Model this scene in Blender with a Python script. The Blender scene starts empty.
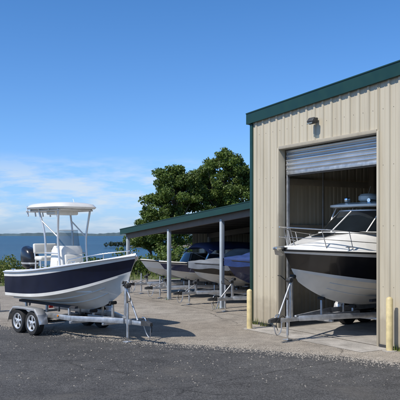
import bpy, bmesh, math, random
import numpy as np
from mathutils import Vector, Matrix, Quaternion
random.seed(4); np.random.seed(4)
R=math.radians
scene=bpy.context.scene

# ---------------------------------------------------------------- materials
def nodes(name):
    m=bpy.data.materials.new(name); m.use_nodes=True
    nt=m.node_tree; b=nt.nodes['Principled BSDF']
    return m,nt,b
def N(nt,t,**kw):
    n=nt.nodes.new(t)
    for k,v in kw.items(): setattr(n,k,v)
    return n
def noise(nt,scale,detail=5,vec=None,rough=.6):
    n=N(nt,'ShaderNodeTexNoise'); n.inputs['Scale'].default_value=scale; n.inputs['Detail'].default_value=detail
    n.inputs['Roughness'].default_value=rough
    if vec: nt.links.new(vec,n.inputs['Vector'])
    return n
def ramp(nt,src,stops):
    r=N(nt,'ShaderNodeValToRGB'); nt.links.new(src,r.inputs[0])
    el=r.color_ramp.elements
    while len(el)<len(stops): el.new(.5)
    for e,(p,c) in zip(el,stops):
        e.position=p; e.color=(c[0],c[1],c[2],1) if not isinstance(c,(int,float)) else (c,c,c,1)
    return r
def simple(name,col,rough=.5,metal=0,var=.12,scale=3,coat=0,bump=0,bscale=60,dirt=None):
    m,nt,b=nodes(name)
    tc=N(nt,'ShaderNodeTexCoord'); v=tc.outputs['Object']
    n=noise(nt,scale,4,v)
    lo=[c*(1-var) for c in col]; hi=[min(1,c*(1+var)) for c in col]
    r=ramp(nt,n.outputs['Fac'],[(.3,lo),(.7,hi)])
    nt.links.new(r.outputs[0],b.inputs['Base Color'])
    r2=ramp(nt,n.outputs['Fac'],[(.3,max(0,rough-.06)),(.7,min(1,rough+.08))])
    nt.links.new(r2.outputs[0],b.inputs['Roughness'])
    b.inputs['Metallic'].default_value=metal
    b.inputs['Coat Weight'].default_value=coat; b.inputs['Coat Roughness'].default_value=.06
    if bump:
        n2=noise(nt,bscale,4,v); bp=N(nt,'ShaderNodeBump'); bp.inputs['Strength'].default_value=bump
        bp.inputs['Distance'].default_value=.02
        nt.links.new(n2.outputs['Fac'],bp.inputs['Height']); nt.links.new(bp.outputs[0],b.inputs['Normal'])
    return m
M={}
M['white']=simple('gelcoat_white',(.78,.77,.73),.28,coat=.4,var=.06)
M['whitehull']=simple('hull_bottom_white',(.68,.665,.62),.4,coat=.2,var=.12,scale=1.5)
M['navy']=simple('gelcoat_navy',(.005,.009,.028),.18,coat=.6,var=.2)
M['black']=simple('gelcoat_black',(.008,.008,.010),.2,coat=.6,var=.2)
M['bluehull']=simple('gelcoat_blue',(.010,.02,.08),.25,coat=.5,var=.2)
M['rubber']=simple('rubber',(.018,.018,.018),.8,var=.3,scale=12)
M['engine']=simple('engine_paint',(.012,.014,.022),.25,coat=.5)
M['galv']=simple('galvanised_steel',(.5,.51,.52),.42,metal=.75,var=.2,scale=9)
M['alu']=simple('aluminium_frame',(.72,.73,.74),.33,metal=.55,var=.08)
M['chrome']=simple('stainless_steel',(.75,.76,.78),.15,metal=1,var=.04)
M['tint']=simple('tinted_glass',(.012,.016,.02),.05,coat=.8,var=.1)
M['vinyl']=simple('seat_vinyl',(.7,.68,.62),.5,var=.06)
M['carpet']=simple('bunk_carpet',(.04,.04,.045),.95,bump=.5)
M['red']=simple('red_lens',(.5,.02,.02),.2)
M['amber']=simple('amber_lens',(.6,.2,.02),.2)
M['tarpblue']=simple('canvas_navy',(.016,.035,.13),.75,var=.25,scale=4,bump=.3)
M['tarpblue2']=simple('canvas_blue',(.016,.045,.17),.7,var=.3,scale=4,bump=.3)
M['tarpgrey']=simple('canvas_grey',(.19,.21,.24),.8,var=.2,scale=3,bump=.3)
M['green']=simple('green_trim_paint',(.006,.036,.027),.4,var=.15)
M['darksteel']=simple('dark_steel',(.06,.06,.06),.5,metal=.3)
M['postpaint']=simple('post_paint_grey',(.36,.40,.43),.5,var=.12)
M['framepaint']=simple('primer_steel',(.30,.26,.2),.6,var=.15)
M['shedframe']=simple('shed_frame',(.12,.11,.10),.7,var=.15)
M['cream']=simple('bollard_paint',(.60,.49,.25),.5,var=.2,scale=6)
M['bark']=simple('bark',(.10,.075,.05),.95,bump=.8,bscale=25,var=.3)
M['rock']=simple('rock',(.13,.12,.105),.9,bump=.8,bscale=3,var=.4,scale=.6)
M['stone']=simple('gravel_stone',(.30,.27,.23),.9,var=.4,scale=8)
M['roofm']=simple('roof_metal',(.08,.12,.11),.4,metal=.3)
M['shutter']=simple('shutter_steel',(.62,.64,.66),.28,metal=.8,var=.1,scale=1.5)

def siding():
    m,nt,b=nodes('beige_siding'); tc=N(nt,'ShaderNodeTexCoord')
    mp=N(nt,'ShaderNodeMapping'); mp.inputs['Scale'].default_value=(2.5,2.5,.22); nt.links.new(tc.outputs['Object'],mp.inputs[0])
    n=noise(nt,1.6,6,mp.outputs[0]); r=ramp(nt,n.outputs['Fac'],[(.25,(.42,.365,.265)),(.5,(.50,.445,.335)),(.8,(.55,.495,.38))])
    sx=N(nt,'ShaderNodeSeparateXYZ'); nt.links.new(tc.outputs['Object'],sx.inputs[0])
    n2=noise(nt,4,4,tc.outputs['Object'])
    ad=N(nt,'ShaderNodeMath',operation='MULTIPLY_ADD'); nt.links.new(n2.outputs['Fac'],ad.inputs[0]); ad.inputs[1].default_value=-.9; nt.links.new(sx.outputs[2],ad.inputs[2])
    r2=ramp(nt,ad.outputs[0],[(0,.45),(.4,0)])
    mx=N(nt,'ShaderNodeMixRGB'); nt.links.new(r2.outputs[0],mx.inputs[0]); nt.links.new(r.outputs[0],mx.inputs[1]); mx.inputs[2].default_value=(.22,.185,.14,1)
    nt.links.new(mx.outputs[0],b.inputs['Base Color']); b.inputs['Roughness'].default_value=.42
    return m
M['siding']=siding()

def asphalt(name,dark,mid,light,gs=1.0,crack=True,grit=(.5,1.7),fs=42,dust=None):
    m,nt,b=nodes(name); tc=N(nt,'ShaderNodeTexCoord'); v=tc.outputs['Object']
    big=noise(nt,.22*gs,5,v,.65); r=ramp(nt,big.outputs['Fac'],[(.3,dark),(.52,mid),(.72,light)])
    med=noise(nt,2.2,5,v,.7); rm=ramp(nt,med.outputs['Fac'],[(.3,.75),(.7,1.22)])
    fine=noise(nt,fs,3,v,.85); rf=ramp(nt,fine.outputs['Fac'],[(.36,grit[0]),(.5,1.0),(.64,grit[1])])
    m1=N(nt,'ShaderNodeMixRGB',blend_type='MULTIPLY'); m1.inputs[0].default_value=1
    nt.links.new(r.outputs[0],m1.inputs[1]); nt.links.new(rm.outputs[0],m1.inputs[2])
    m2=N(nt,'ShaderNodeVectorMath',operation='MULTIPLY')
    nt.links.new(m1.outputs[0],m2.inputs[0]); nt.links.new(rf.outputs[0],m2.inputs[1])
    out=m2.outputs[0]
    st=noise(nt,.7,4,v,.7)
    if dust:
        rd=ramp(nt,st.outputs['Fac'],[(.30,.5),(.46,0)])
        md=N(nt,'ShaderNodeMixRGB'); nt.links.new(rd.outputs[0],md.inputs[0]); nt.links.new(out,md.inputs[1]); md.inputs[2].default_value=(*dust,1); out=md.outputs[0]
    if crack:
        wn=noise(nt,.9,3,v); mxv=N(nt,'ShaderNodeMixRGB'); mxv.inputs[0].default_value=.35
        nt.links.new(v,mxv.inputs[1]); nt.links.new(wn.outputs['Color'],mxv.inputs[2])
        vo=N(nt,'ShaderNodeTexVoronoi',feature='DISTANCE_TO_EDGE'); vo.inputs['Scale'].default_value=.42
        nt.links.new(mxv.outputs[0],vo.inputs['Vector'])
        rc=ramp(nt,vo.outputs['Distance'],[(.0,.4),(.009,1)])
        rcm=ramp(nt,big.outputs['Fac'],[(.44,0),(.52,.9)])
        m3=N(nt,'ShaderNodeMixRGB',blend_type='MULTIPLY'); nt.links.new(rcm.outputs[0],m3.inputs[0])
        nt.links.new(out,m3.inputs[1]); nt.links.new(rc.outputs[0],m3.inputs[2]); out=m3.outputs[0]
    rs=ramp(nt,st.outputs['Fac'],[(.58,0),(.72,.5)])
    m4=N(nt,'ShaderNodeMixRGB',blend_type='MULTIPLY'); nt.links.new(rs.outputs[0],m4.inputs[0]); nt.links.new(out,m4.inputs[1]); m4.inputs[2].default_value=(.5,.48,.46,1)
    nt.links.new(m4.outputs[0],b.inputs['Base Color']); b.inputs['Roughness'].default_value=.88
    b.inputs['Specular IOR Level'].default_value=.3
    bp=N(nt,'ShaderNodeBump'); bp.inputs['Strength'].default_value=.6; bp.inputs['Distance'].default_value=.014
    nt.links.new(fine.outputs['Fac'],bp.inputs['Height']); nt.links.new(bp.outputs[0],b.inputs['Normal'])
    return m
M['asphalt']=asphalt('asphalt',(.050,.050,.051),(.070,.069,.069),(.10,.098,.095),1,True,(.4,2.0),42,(.115,.108,.098))
M['lot']=asphalt('worn_pavement',(.23,.20,.165),(.29,.258,.217),(.35,.318,.272),1.4,True,(.55,1.45))
M['concrete']=asphalt('concrete',(.30,.28,.25),(.37,.345,.31),(.43,.405,.37),1.2,False,(.82,1.18))
def grassm():
    m,nt,b=nodes('grass_ground'); tc=N(nt,'ShaderNodeTexCoord'); v=tc.outputs['Object']
    n=noise(nt,.5,6,v,.7); r=ramp(nt,n.outputs['Fac'],[(.3,(.045,.07,.02)),(.5,(.09,.11,.035)),(.7,(.2,.17,.09))])
    nt.links.new(r.outputs[0],b.inputs['Base Color']); b.inputs['Roughness'].default_value=.95
    return m
M['grass']=grassm()
def leafm(name,c1,c2,c3):
    m,nt,b=nodes(name); g=N(nt,'ShaderNodeNewGeometry')
    r=ramp(nt,g.outputs['Random Per Island'],[(0,c1),(.5,c2),(1,c3)])
    tc=N(nt,'ShaderNodeTexCoord'); n=noise(nt,.7,2,tc.outputs['Object']); r2=ramp(nt,n.outputs['Fac'],[(.3,.65),(.7,1.35)])
    mx=N(nt,'ShaderNodeVectorMath',operation='MULTIPLY')
    nt.links.new(r.outputs[0],mx.inputs[0]); nt.links.new(r2.outputs[0],mx.inputs[1])
    nt.links.new(mx.outputs[0],b.inputs['Base Color']); b.inputs['Roughness'].default_value=.6
    tr=N(nt,'ShaderNodeBsdfTranslucent'); nt.links.new(mx.outputs[0],tr.inputs[0])
    ms=N(nt,'ShaderNodeMixShader'); ms.inputs[0].default_value=.35
    nt.links.new(b.outputs[0],ms.inputs[1]); nt.links.new(tr.outputs[0],ms.inputs[2])
    nt.links.new(ms.outputs[0],nt.nodes['Material Output'].inputs[0])
    return m
M['leaf']=leafm('leaves',(.05,.085,.014),(.095,.15,.024),(.16,.22,.045))
M['leaf2']=leafm('shrub_leaves',(.06,.10,.015),(.13,.17,.03),(.24,.25,.06))
M['leaf3']=leafm('far_leaves',(.02,.035,.018),(.035,.055,.025),(.055,.075,.035))
def waterm():
    m,nt,b=nodes('sea_water'); tc=N(nt,'ShaderNodeTexCoord')
    mp=N(nt,'ShaderNodeMapping'); mp.inputs['Scale'].default_value=(.35,1,1); nt.links.new(tc.outputs['Object'],mp.inputs[0])
    n=noise(nt,.35,6,mp.outputs[0],.7)
    n2=noise(nt,.012,4,mp.outputs[0]); r=ramp(nt,n2.outputs['Fac'],[(.35,(.010,.055,.105)),(.65,(.025,.09,.15))])
    nt.links.new(r.outputs[0],b.inputs['Base Color']); b.inputs['Roughness'].default_value=.3; b.inputs['Specular IOR Level'].default_value=.35
    bp=N(nt,'ShaderNodeBump'); bp.inputs['Strength'].default_value=1; bp.inputs['Distance'].default_value=1.8
    nt.links.new(n.outputs['Fac'],bp.inputs['Height']); nt.links.new(bp.outputs[0],b.inputs['Normal'])
    return m
M['water']=waterm()
M['hazy_farland']=simple('far_shore',(.07,.11,.13),.95,var=.35,scale=.01)  # bluish distance haze is painted into this base colour
def glassm():
    m,nt,b=nodes('clear_acrylic'); b.inputs['Base Color'].default_value=(.6,.7,.75,1); b.inputs['Roughness'].default_value=.03
    tr=N(nt,'ShaderNodeBsdfTransparent'); tr.inputs[0].default_value=(.45,.52,.56,1)
    ms=N(nt,'ShaderNodeMixShader'); ms.inputs[0].default_value=.2
    nt.links.new(tr.outputs[0],ms.inputs[1]); nt.links.new(b.outputs[0],ms.inputs[2]); nt.links.new(ms.outputs[0],nt.nodes['Material Output'].inputs[0])
    return m
M['glass']=glassm()

# ---------------------------------------------------------------- helpers
def empty(name,loc=(0,0,0),rz=0):
    e=bpy.data.objects.new(name,None); e.location=loc; e.rotation_euler=(0,0,rz); e.empty_display_size=.2
    scene.collection.objects.link(e); return e
def mesh(name,vs,fs,mat,parent=None,smooth=False,ang=35,mi=None):
    me=bpy.data.meshes.new(name); me.from_pydata([tuple(v) for v in vs],[],fs); me.update()
    mats=mat if isinstance(mat,list) else [mat]
    for k in mats: me.materials.append(M[k])
    if mi:
        for p,i in zip(me.polygons,mi): p.material_index=i
    if smooth:
        for p in me.polygons: p.use_smooth=True
        me.set_sharp_from_angle(angle=R(ang))
    o=bpy.data.objects.new(name,me); scene.collection.objects.link(o)
    if parent: o.parent=parent
    return o
def box(name,size,loc,mat,parent=None,rot=(0,0,0),bev=.008,seg=2,taper=1):
    bm=bmesh.new(); bmesh.ops.create_cube(bm,size=1)
    for v in bm.verts:
        k=taper if v.co.z>0 else 1
        v.co=Vector((v.co.x*size[0]*k,v.co.y*size[1]*k,v.co.z*size[2]))
    if bev: bmesh.ops.bevel(bm,geom=bm.edges[:],offset=min(bev,min(size)*.45),segments=seg,affect='EDGES',profile=.5)
    me=bpy.data.meshes.new(name); bm.to_mesh(me); bm.free(); me.materials.append(M[mat])
    if bev:
        for p in me.polygons: p.use_smooth=True
        me.set_sharp_from_angle(angle=R(40))
    o=bpy.data.objects.new(name,me); o.location=loc; o.rotation_euler=rot; scene.collection.objects.link(o)
    if parent: o.parent=parent
    return o
def tube(name,pts,r,mat,parent=None,seg=10,closed=False,caps=True):
    P=[Vector(p) for p in pts]; n=len(P); rs=r if isinstance(r,(list,tuple)) else [r]*n
    vs=[];fs=[]; up=None
    for i in range(n):
        if closed: d=(P[(i+1)%n]-P[i-1])
        else: d=P[min(i+1,n-1)]-P[max(i-1,0)]
        d.normalize()
        if up is None: up=Vector((0,0,1)) if abs(d.z)<.9 else Vector((1,0,0))
        s=d.cross(up); s.normalize(); up=s.cross(d); up.normalize()
        for k in range(seg):
            a=2*math.pi*k/seg; vs.append(P[i]+(s*math.cos(a)+up*math.sin(a))*rs[i])
    m=n if closed else n-1
    for i in range(m):
        j=(i+1)%n
        for k in range(seg):
            k2=(k+1)%seg; fs.append((i*seg+k,i*seg+k2,j*seg+k2,j*seg+k))
    if caps and not closed:
        fs.append(tuple(range(seg))[::-1]); fs.append(tuple((n-1)*seg+k for k in range(seg)))
    return mesh(name,vs,fs,mat,parent,True,50)
def arc(pts,n=6):
    P=[Vector(p) for p in pts]; out=[]
    for i in range(len(P)-1):
        p0=P[max(i-1,0)];p1=P[i];p2=P[i+1];p3=P[min(i+2,len(P)-1)]
        for k in range(n):
            t=k/n
            out.append(.5*((2*p1)+(p2-p0)*t+(2*p0-5*p1+4*p2-p3)*t*t+(3*p1-p0-3*p2+p3)*t**3))
    out.append(P[-1]); return out
def loft(name,rings,mat,parent=None,caps=True,smooth=True,ang=40,closed=True):
    n=len(rings[0]); vs=[v for r in rings for v in r]; fs=[]
    for i in range(len(rings)-1):
        for k in range(n if closed else n-1):
            k2=(k+1)%n; fs.append((i*n+k,i*n+k2,(i+1)*n+k2,(i+1)*n+k))
    if caps:
        fs.append(tuple(range(n))[::-1]); fs.append(tuple((len(rings)-1)*n+k for k in range(n)))
    return mesh(name,vs,fs,mat,parent,smooth,ang)
def sup(cx,cy,z,rx,ry,n=28,e=3.5,sx=0):
    out=[]
    for k in range(n):
        a=2*math.pi*k/n; c=math.cos(a); s=math.sin(a)
        out.append((cx+rx*math.copysign(abs(c)**(2/e),c),cy+ry*math.copysign(abs(s)**(2/e),s),z+sx*math.copysign(abs(c)**(2/e),c)))
    return out
def lathe(name,prof,center,mat,parent,seg=36,ang=40,mi=None):
    vs=[];fs=[];ids=[]
    for k in range(seg):
        a=2*math.pi*k/seg
        for (r,y) in prof: vs.append((center[0]+r*math.cos(a),center[1]+y,center[2]+r*math.sin(a)))
    n=len(prof)
    for k in range(seg):
        k2=(k+1)%seg
        for i in range(n-1): fs.append((k*n+i,k2*n+i,k2*n+i+1,k*n+i+1))
    return mesh(name,vs,fs,mat,parent,True,ang)

def wheel(parent,x,y,r=.3,w=.2,side=1):
    s=side
    lathe('tyre',[(r*.62,-w*.42),(r*.8,-w*.5),(r*.93,-w*.48),(r*.985,-w*.38),(r,-w*.2),(r*.985,-w*.19),(r*.985,-w*.15),(r,-w*.14),(r,w*.14),(r*.985,w*.15),(r*.985,w*.19),(r,w*.2),(r*.985,w*.38),(r*.93,w*.48),(r*.8,w*.5),(r*.62,w*.42),(r*.62,-w*.42)],(x,y,r),'rubber',parent)
    o=w*.5*s
    lathe('rim',[(r*.64,o*.9),(r*.6,o*.95),(r*.57,o*.8),(r*.55,o*.3),(r*.3,o*.2),(r*.02,o*.2)],(x,y,r),'darksteel',parent)
    for k in range(5):
        a=2*math.pi*k/5+.3
        box('spoke',(r*.42,.02,r*.17),(x+math.cos(a)*r*.36,y+o*.62,r+math.sin(a)*r*.36),'alu',parent,rot=(0,-a,0),bev=.006)
    lathe('rim_ring',[(r*.66,o*.86),(r*.64,o*.98),(r*.57,o*.9),(r*.55,o*.5)],(x,y,r),'alu',parent)
    lathe('hub',[(r*.2,o*.5),(r*.2,o*.8),(r*.11,o*.9),(r*.09,o*1.15),(.001,o*1.2)],(x,y,r),'alu',parent,20)

class Hull:
    def __init__(s,L,B,zk,zc,zs0,zs1,pb=2.5,cr=.66): s.L=L;s.B=B;s.zk=zk;s.zc=zc;s.zs0=zs0;s.zs1=zs1;s.pb=pb;s.cr=cr
    def sheer(s,t):
        y=s.B/2*(.93+.07*min(t/.4,1)) if t<.4 else s.B/2*(1-((t-.4)/.6)**s.pb)
        return Vector((s.L*t,max(y,0),s.zs0+(s.zs1-s.zs0)*t**1.7))
    def chine(s,t):
        y=.86*s.B/2*(1 if t<.35 else 1-((t-.35)/.65)**2.2)
        return Vector((s.L*.955*t,max(y,0),s.zc+(s.zk+s.cr*(s.zs1-s.zk)-s.zc)*t**2.7))
    def keel(s,t):
        return Vector((s.L*.925*t,0,s.zk+(0 if t<.5 else ((t-.5)/.5)**2.6*.48*(s.zs1-s.zk))))
    def halfw(s,t,z):
        C=s.chine(t); S=s.sheer(t); K=s.keel(t)
        if z<=C.z: return C.y*max(0,(z-K.z)/max(.01,C.z-K.z))
        f=min(1,(z-C.z)/(S.z-C.z)); return C.y+(S.y-C.y)*f**(1+.8*t)
    def build(s,parent,bottom,top,strip='white',fr=.84,n=44,lo=0):
        F=[0,.12,.4,.6,fr-.03,fr,1.0]; vs=[];fs=[];mi=[]
        for i in range(n+1):
            t=1-(1-i/n)**1.25
            S=s.sheer(t);C=s.chine(t);K=s.keel(t); half=[]
            for q in (0,.33,.66): 
                p=K.lerp(C,q); half.append(p)
            half.append(C); 
            C2=C+Vector((0,.035*(1-t**4),.004)); half.append(C2)
            for f in F[1:]:
                y=C2.y+(S.y-C2.y)*f**(1+.8*t); x=C2.x+(S.x-C2.x)*f; z=C2.z+(S.z-C2.z)*f
                half.append(Vector((x,y,z)))
            row=[Vector((p.x,-p.y,p.z)) for p in half[:0:-1]]+half
            vs+=row; m=len(row); h=len(half)
        for i in range(n):
            for k in range(m-1):
                fs.append((i*m+k,i*m+k+1,(i+1)*m+k+1,(i+1)*m+k))
                j=abs(k-(h-1)+.5)-.5
                j=int(round(j)); mi.append(0 if j<4+lo else (2 if j>=h-2 else 1))
        fs.append(tuple(range(m))[::-1]); mi.append(2 if strip else 1)
        o=mesh('hull',vs,fs,[bottom,top,strip],parent,True,28,mi)
        pts=[s.sheer(i/40)+Vector((0,.012,.0)) for i in range(41)]
        rm='rubber' if top!='navy' else 'alu'
        tube('rub_rail_port',pts,.022,rm,parent,8)
        tube('rub_rail_starboard',[Vector((p.x,-p.y,p.z)) for p in pts],.022,rm,parent,8)
        for q in (.45,.75):
            for sg in (1,-1):
                pp=[]
                for i in range(24):
                    t=i/23*.86; p=s.keel(t).lerp(s.chine(t),q); pp.append((p.x,sg*p.y,p.z-.006))
                tube('spray_strake',pp,.014,bottom,parent,6)
        return o
    def liner(s,parent,zf,t1=.8,cap=.17,mat='white'):
        vs=[];fs=[];n=30
        def fw(t,w): return max(.04,min(w-.03,s.halfw(t,zf)-.07))
        for i in range(n+1):
            t=t1*i/n; S=s.sheer(t); w=max(S.y-cap,.05); f=fw(t,w)
            for p in ((S.x,S.y,S.z+.005),(S.x,S.y-.03,S.z+.035),(S.x,w,S.z+.03),(S.x,w,S.z-.02),(S.x,f,zf),(S.x,0,zf+.01),(S.x,-f,zf),(S.x,-w,S.z-.02),(S.x,-w,S.z+.03),(S.x,-S.y+.03,S.z+.035),(S.x,-S.y,S.z+.005)): vs.append(p)
        for i in range(n):
            for k in range(10): fs.append((i*11+k,i*11+k+1,(i+1)*11+k+1,(i+1)*11+k))
        mesh('cockpit_liner',vs,fs,mat,parent,True,40)
        vs=[];fs=[];n=14
        for i in range(n+1):
            t=t1+(1-t1)*i/n; S=s.sheer(t)
            for k in range(9):
                a=-1+k/4; vs.append((S.x,S.y*a,S.z+.005+.035*(1-a**4)+.02*(1-a*a)))
        for i in range(n):
            for k in range(8): fs.append((i*9+k,i*9+k+1,(i+1)*9+k+1,(i+1)*9+k))
        b=len(vs); S=s.sheer(t1); f=fw(t1,S.y-cap)
        for k in range(9): vs.append((S.x,f*(-1+k/4),zf))
        for k in range(8): fs.append((b+k,b+k+1,k+1,k))
        mesh('foredeck',vs,fs,mat,parent,True,40)
        S=s.sheer(0); w=S.y
        box('transom_cap',(.16,2*w-.02,.06),(.08,0,S.z+.012),mat,parent,bev=.02)
        box('transom_inner',(.03,2*w-.3,S.z-zf),(.17,0,(S.z+zf)/2-.02),mat,parent,bev=.005)
    def cover(s,parent,prof,mat,seed=0):
        n=60; m=31; vs=[];fs=[]
        for i in range(n+1):
            t=i/n; S=s.sheer(t)
            h=np.interp(t,[p[0] for p in prof],[p[1] for p in prof])
            for k in range(m):
                u=-1+2*k/(m-1)
                if k==0 or k==m-1: y=math.copysign(S.y+.03,u); z=S.z-.16-.03*math.sin(t*40+u)
                else:
                    a=(k-1)/(m-3)*math.pi; y=-math.cos(a)*(S.y+.03); z=S.z+.02+h*math.sin(a)**.75
                    z+=(.022*math.sin(t*34+3*u+seed)+.014*math.sin(t*71-5*u)+.012*math.sin(t*19+11*u))*math.sin(a)*(.4+h)
                x=S.x*(1)+ (.03 if t>.97 else 0)
                vs.append((x,y,z))
        for i in range(n):
            for k in range(m-1): fs.append((i*m+k,i*m+k+1,(i+1)*m+k+1,(i+1)*m+k))
        fs.append(tuple(range(m))[::-1])
        mesh('boat_cover',vs,fs,mat,parent,True,60)
        for t in (.2,.4,.6,.78):
            S=s.sheer(t); K=s.chine(t)
            for sg in (1,-1): tube('cover_strap',[(S.x,sg*(S.y+.035),S.z-.15),(S.x,sg*(S.y+.005),S.z-.3),(K.x,sg*(K.y+.03),K.z+.02)],.008,'rubber',parent,6)

def outboard(parent,x,y,z,k=1.0,tilt=0.0,mat='engine'):
    e=bpy.data.objects.new('outboard_motor',None); scene.collection.objects.link(e); e.parent=parent; e.location=(x,y,z); e.rotation_euler=(0,tilt,0); e.scale=(k,k,k)
    rs=[]
    for (zz,cx,rx,ry) in [(.10,-.30,.16,.13),(.14,-.31,.22,.17),(.26,-.32,.25,.19),(.38,-.33,.26,.20),(.50,-.34,.25,.19),(.58,-.36,.22,.17),(.63,-.38,.16,.12),(.645,-.39,.07,.06)]:
        rs.append(sup(cx,0,zz,rx,ry,24,2.9,-.03 if zz>.4 else 0))
    loft('cowl',rs,mat,e)
    loft('cowl_band',[sup(-.315,0,.2,.243,.186,24,2.9),sup(-.32,0,.245,.256,.196,24,2.9)],'alu',e)
    loft('midsection',[sup(-.30,0,.12,.14,.11,20,2.5),sup(-.29,0,-.1,.10,.075,20,2.5),sup(-.29,0,-.45,.085,.055,20,2.3),sup(-.30,0,-.52,.10,.05,20,2.2)],mat,e)
    box('cavitation_plate',(.36,.2,.015),(-.34,0,-.5),mat,e,bev=.005)
    loft('lower_unit',[sup(-.30,0,-.52,.10,.045,16,2.2),sup(-.30,0,-.68,.09,.03,16,2.2)],mat,e)
    loft('skeg',[sup(-.30,0,-.70,.09,.018,16,2.2),sup(-.34,0,-.9,.04,.008,16,2.2)],mat,e)
    tube('gearcase',[(-.12,0,-.7),(-.17,0,-.7),(-.28,0,-.7),(-.42,0,-.7),(-.47,0,-.7)],[.01,.045,.06,.05,.035],mat,e,14)
    for q in range(3):
        a=q*2.094
        mesh('propeller_blade',[(-.46,math.cos(a-.25)*.04,-.7+math.sin(a-.25)*.04),(-.50,math.cos(a-.45)*.15,-.7+math.sin(a-.45)*.15),(-.47,math.cos(a)*.17,-.7+math.sin(a)*.17),(-.44,math.cos(a+.45)*.14,-.7+math.sin(a+.45)*.14),(-.45,math.cos(a+.3)*.04,-.7+math.sin(a+.3)*.04)],[(0,1,2,3,4)],'alu',e)
    box('clamp_bracket',(.14,.22,.34),(-.09,0,-.05),mat,e,bev=.02)
    return e

def trailer(name,loc,rz,L,B,axles,Lt,zr=.46,hull=None,wr=.3,paint='galv',wx=None,railx=.62):
    e=empty(name,loc,rz)
    yy=railx
    xb=L*.62
    for sg in (1,-1):
        pts=[(-.1,sg*yy),(xb,sg*yy),(Lt-.75,sg*.06)]
        for a,b,c in ((pts[0],pts[1],'side_rail'),(pts[1],pts[2],'tongue_rail')):
            d=Vector((b[0]-a[0],b[1]-a[1])); l=d.length; ang=math.atan2(d.y,d.x)
            box(c,(l,.06,.12),((a[0]+b[0])/2,(a[1]+b[1])/2,zr+(.003 if c=='tongue_rail' else 0)),paint,e,rot=(0,0,ang),bev=.008)
    box('tongue',(Lt-L*.6,.09,.09),((Lt+L*.6)/2-.1,0,zr-.01),paint,e)
    for x in (0.0,L*.3,L*.62,L*.8):
        w=2*yy if x<=xb else 2*yy*max(.1,(Lt-.75-x)/(Lt-.75-xb))
        box('crossmember',(.07,w+.1,.06),(x,0,zr-.092),paint,e)
    for x in (L*.62,L*.8):
        zkk=hull.keel(x/L/.925).z if hull else .7
        tube('keel_roller',[(x,-.09,zkk-.05),(x,.09,zkk-.05)],.04,'rubber',e,12)
        box('roller_bracket',(.04,.05,max(.05,zkk-.09-zr+.06)),(x,0,(zkk-.09+zr-.06)/2),paint,e,bev=.004)
    for sg in (1,-1):
        x0,x1=.05,L*.62; yb=.42*B/2*1.1
        z0=hull.keel(.1).lerp(hull.chine(.1),yb/hull.chine(.1).y).z if hull else .7
        box('bunk',(x1-x0,.09,.06),((x0+x1)/2,sg*yb,z0-.045),'carpet',e)
        for x in (x0+.3,(x0+x1)/2,x1-.3): box('bunk_post',(.05,.05,z0-.075-(zr-.1)),(x,sg*yb,(z0-.075+zr-.1)/2),paint,e,bev=.004)
        for x in axles: wheel(e,x,sg*(B/2-.06),wr,.2,sg)
        xa,xc=min(axles)-wr-.1,max(axles)+wr+.1
        prof=[(xa-.02,wr*1.0),(xa+.06,wr*1.75),(xa+.22,wr*2.18),((xa+xc)/2,wr*2.22),(xc-.22,wr*2.18),(xc-.06,wr*1.75),(xc+.02,wr*1.0)]
        vs=[];fs=[]
        for (px,pz) in prof:
            for dy,dz in ((-.12,0),(.12,0),(.125,-.05)): vs.append((px,sg*(B/2-.06+dy),pz+dz))
        for i in range(len(prof)-1):
            for k in range(2): fs.append((i*3+k,i*3+k+1,i*3+k+4,i*3+k+3))
        f=mesh('fender',vs,fs,'alu',e,True,30)
        sm=f.modifiers.new('s','SOLIDIFY'); sm.thickness=.01
        box('fender_bracket',(xc-xa-.1,.04,.05),((xa+xc)/2,sg*(B/2-.2),zr+.02),paint,e)
        box('tail_light',(.05,.16,.09),(-.13,sg*(yy-.06),zr+.0),'red',e)
        tube('guide_post',[(.1,sg*yy,zr),(.1,sg*(B/2+.04),zr),(.1,sg*(B/2+.06),zr+.25)],.018,paint,e,8)
        tube('side_marker',[(xc+.1,sg*(yy+.03),zr+.02),(xc+.1,sg*(yy+.05),zr+.02)],.025,'amber',e,10)
    for x in axles: tube('axle',[(x,-B/2+.1,wr),(x,B/2-.1,wr)],.03,'darksteel',e,10)
    for x in axles:
        for sg in (1,-1): box('leaf_spring',(.5,.05,.03),(x,sg*yy,wr+.05),'darksteel',e)
    wx=wx or L*.96
    zt=hull.zs1-.62 if hull else 1.2
    box('winch_post',(.07,.07,zt-zr),(wx,0,(zt+zr)/2),paint,e)
    tube('winch_brace',[(wx+.02,0,zt-.12),(wx+.42,0,zr+.05)],.022,paint,e,8)
    tube('winch_drum',[(wx+.05,-.06,zt-.06),(wx+.05,.06,zt-.06)],.055,'darksteel',e,14)
    tube('winch_handle',[(wx+.05,-.06,zt-.06),(wx+.05,-.13,zt-.06),(wx+.20,-.14,zt+.04),(wx+.20,-.22,zt+.04)],.011,'rubber',e,8)
    tube('winch_strap',[(wx,0,zt-.03),(wx-.12,0,zt+.05)],.012,'carpet',e,6)
    tube('bow_stop',[(wx-.05,-.07,zt+.02),(wx-.05,.07,zt+.02)],.045,'rubber',e,12)
    jx=Lt-.55
    tube('jack_tube',[(jx,-.11,.12),(jx,-.11,zr+.42)],.03,paint,e,12)
    tube('jack_inner',[(jx,-.11,.03),(jx,-.11,.2)],.022,'chrome',e,12)
    box('jack_foot',(.16,.16,.02),(jx,-.11,.022),paint,e,bev=.004)
    box('jack_bracket',(.12,.08,.12),(jx,-.075,zr),paint,e)
    tube('jack_handle',[(jx,-.11,zr+.42),(jx,-.11,zr+.46),(jx+.12,-.13,zr+.47),(jx+.12,-.13,zr+.55)],.012,'darksteel',e,8)
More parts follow.
